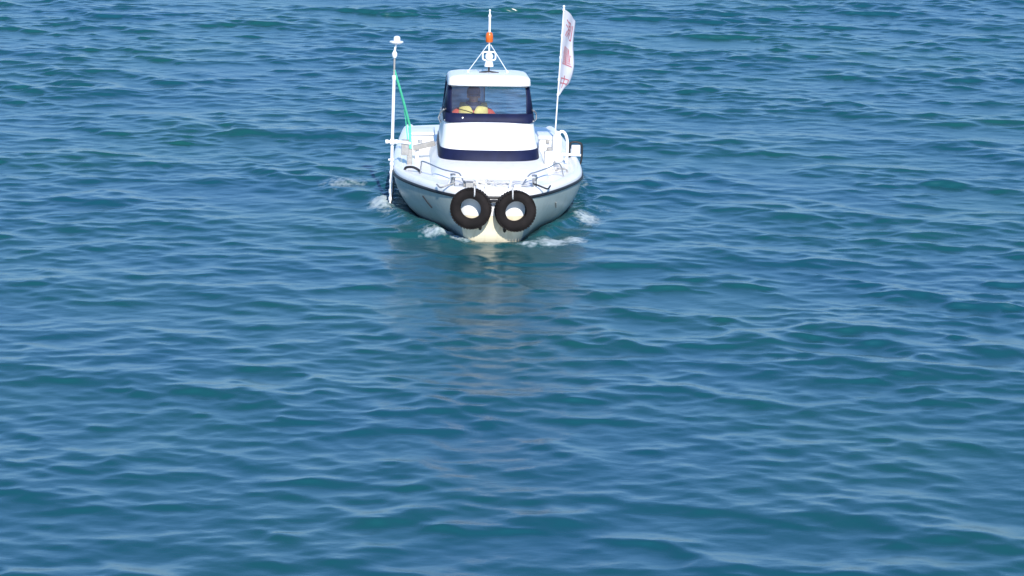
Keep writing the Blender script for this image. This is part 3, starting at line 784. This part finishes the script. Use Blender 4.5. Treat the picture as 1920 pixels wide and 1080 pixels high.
jt('pelvis', (0, .06, .50), (.15, .12)); jt('waist', (0, .05, .68), (.135, .105), 'pelvis'); jt('chest', (0, .01, .90), (.155, .12), 'waist')
jt('collar', (0, -.01, 1.03), (.085, .075), 'chest'); jt('neck', (0, -.03, 1.085), .052, 'collar')
jt('jaw', (0, -.055, 1.145), (.062, .072), 'neck'); jt('face', (0, -.055, 1.205), (.074, .090), 'jaw'); jt('crown', (0, -.035, 1.275), (.066, .080), 'face'); jt('top', (0, -.03, 1.315), (.03, .035), 'crown')
for s, q in ((-1, 'l'), (1, 'r')):
    jt('sh' + q, (s * .20, 0, 1.01), .074, 'chest'); jt('el' + q, (s * .315, -.10, .85), .060, 'sh' + q); jt('wr' + q, (s * .165, -.285, .87), .034, 'el' + q)
    jt('palm' + q, (s * .155, -.335, .905), (.036, .022), 'wr' + q)
    for k in range(4):
        ox = s * (-.026 + .018 * k); ln = (.030, .036, .034, .026)[k]
        jt('f%d%s' % (k, q), (s * .155 + ox, -.37, .925), .0095, 'palm' + q)
        jt('g%d%s' % (k, q), (s * .155 + ox, -.37 - ln * .5, .905 - ln * .3), .009, 'f%d%s' % (k, q))
        jt('h%d%s' % (k, q), (s * .155 + ox, -.365 - ln * .1, .885 - ln * .3), .008, 'g%d%s' % (k, q))
    jt('t1' + q, (s * .155 - s * .035, -.32, .90), .011, 'palm' + q); jt('t2' + q, (s * .155 - s * .05, -.35, .89), .009, 't1' + q)
    jt('hip' + q, (s * .10, .0, .49), .088, 'pelvis'); jt('kn' + q, (s * .13, -.38, .47), .062, 'hip' + q); jt('an' + q, (s * .13, -.34, .09), .042, 'kn' + q)
    jt('toe' + q, (s * .14, -.50, .04), (.042, .032), 'an' + q)
bme = skin_mesh(V, E_, Rd, 0)
for m_ in ('jacket', 'skin', 'trousers', 'black'): bme.materials.append(M[m_])
for p in bme.polygons:
    c = p.center; p.use_smooth = True
    if c.z > 1.085 or (c.y < -.30 and c.z > .80): p.material_index = 1
    elif c.z < .60: p.material_index = 3 if c.z < .08 else 2
    else: p.material_index = 0
body = bpy.data.objects.new('body', bme); S.collection.objects.link(body); body.parent = pe
Z0 = (0, 0, 0)
hd = MB()
MB().lathe([(0, -.012), (.012, -.006), (.014, .004), (.006, .02), (0, .024)], (0, -.148, 1.19), 10).build('nose', M['skin'], body)
for s in (-1, 1):
    MB().lathe([(0, -.006), (.010, 0), (0, .006)], (s * .03, -.138, 1.222), 10).build('eye', M['eye'], body)
    MB().lathe([(0, -.03), (.012, -.02), (.014, .01), (.008, .03), (0, .032)], (s * .076, -.045, 1.205), 10).build('ear', M['skin'], body)
MB().box((0, -.138, 1.158), (.045, .008, .007), .003).build('mouth', M['red'], body)
cp = MB(); loops = []
for r, z in ((.094, 1.238), (.096, 1.26), (.092, 1.29), (.075, 1.318), (.045, 1.333), (.0, 1.337)):
    loops.append([(r * .92 * math.cos(2 * math.pi * k / 22), -.045 + r * 1.08 * math.sin(2 * math.pi * k / 22), z) for k in range(22)])
cp.loft(loops, True)
br_ = [[(x, -.13 - e * .085 * (1 - (x / .085) ** 2), 1.243 - e * .018) for x in [-.08 + .16 * k / 10 for k in range(11)]] for e in (0, .5, 1)]
cp.loft(br_, closed=False); cp.build('cap', M['capnavy'], body, solid=0.006)
cl_ = MB()
loops = []
for k_, (r, ry, z, y) in enumerate(((.135, .105, 1.035, 0), (.11, .098, 1.085, -.012), (.092, .092, 1.125, -.02), (.088, .09, 1.128, -.02))):
    loops.append([(r * math.cos(2 * math.pi * k / 22), y + ry * math.sin(2 * math.pi * k / 22), z) for k in range(22)])
cl_.loft(loops, True); cl_.build('collar', M['capnavy'], body, solid=0.012)
for s in (-1, 1):
    v_ = MB(); loops = []
    for z, xi, xo, yf in ((.66, .008, .185, -.122), (.80, .008, .195, -.145), (1.01, .008, .195, -.150), (1.055, .03, .190, -.130), (1.095, .065, .185, -.08), (1.11, .09, .175, .0), (1.045, .09, .155, .07), (.95, .02, .165, .12), (.70, .01, .165, .135)):
        m_ = (xi + xo) / 2; sy = -1 if yf < .03 else 1
        ring = []
        for k in range(12):
            t = 2 * math.pi * k / 12
            ring.append((s * (m_ + (xo - xi) / 2 * math.cos(t)), yf + .034 * math.sin(t) + .05 * (abs(m_ + (xo - xi) / 2 * math.cos(t)) / .17) ** 2 * (-sy if False else (1 if sy < 0 else -1)), z))
        loops.append(ring)
    v_.loft(loops, True, True, True).build('life_vest_half', M['vest'], body)
MB().tube([(0, -.160, .66), (0, -.186, .96)], .007, 6).build('vest_zip', M['black'], body)
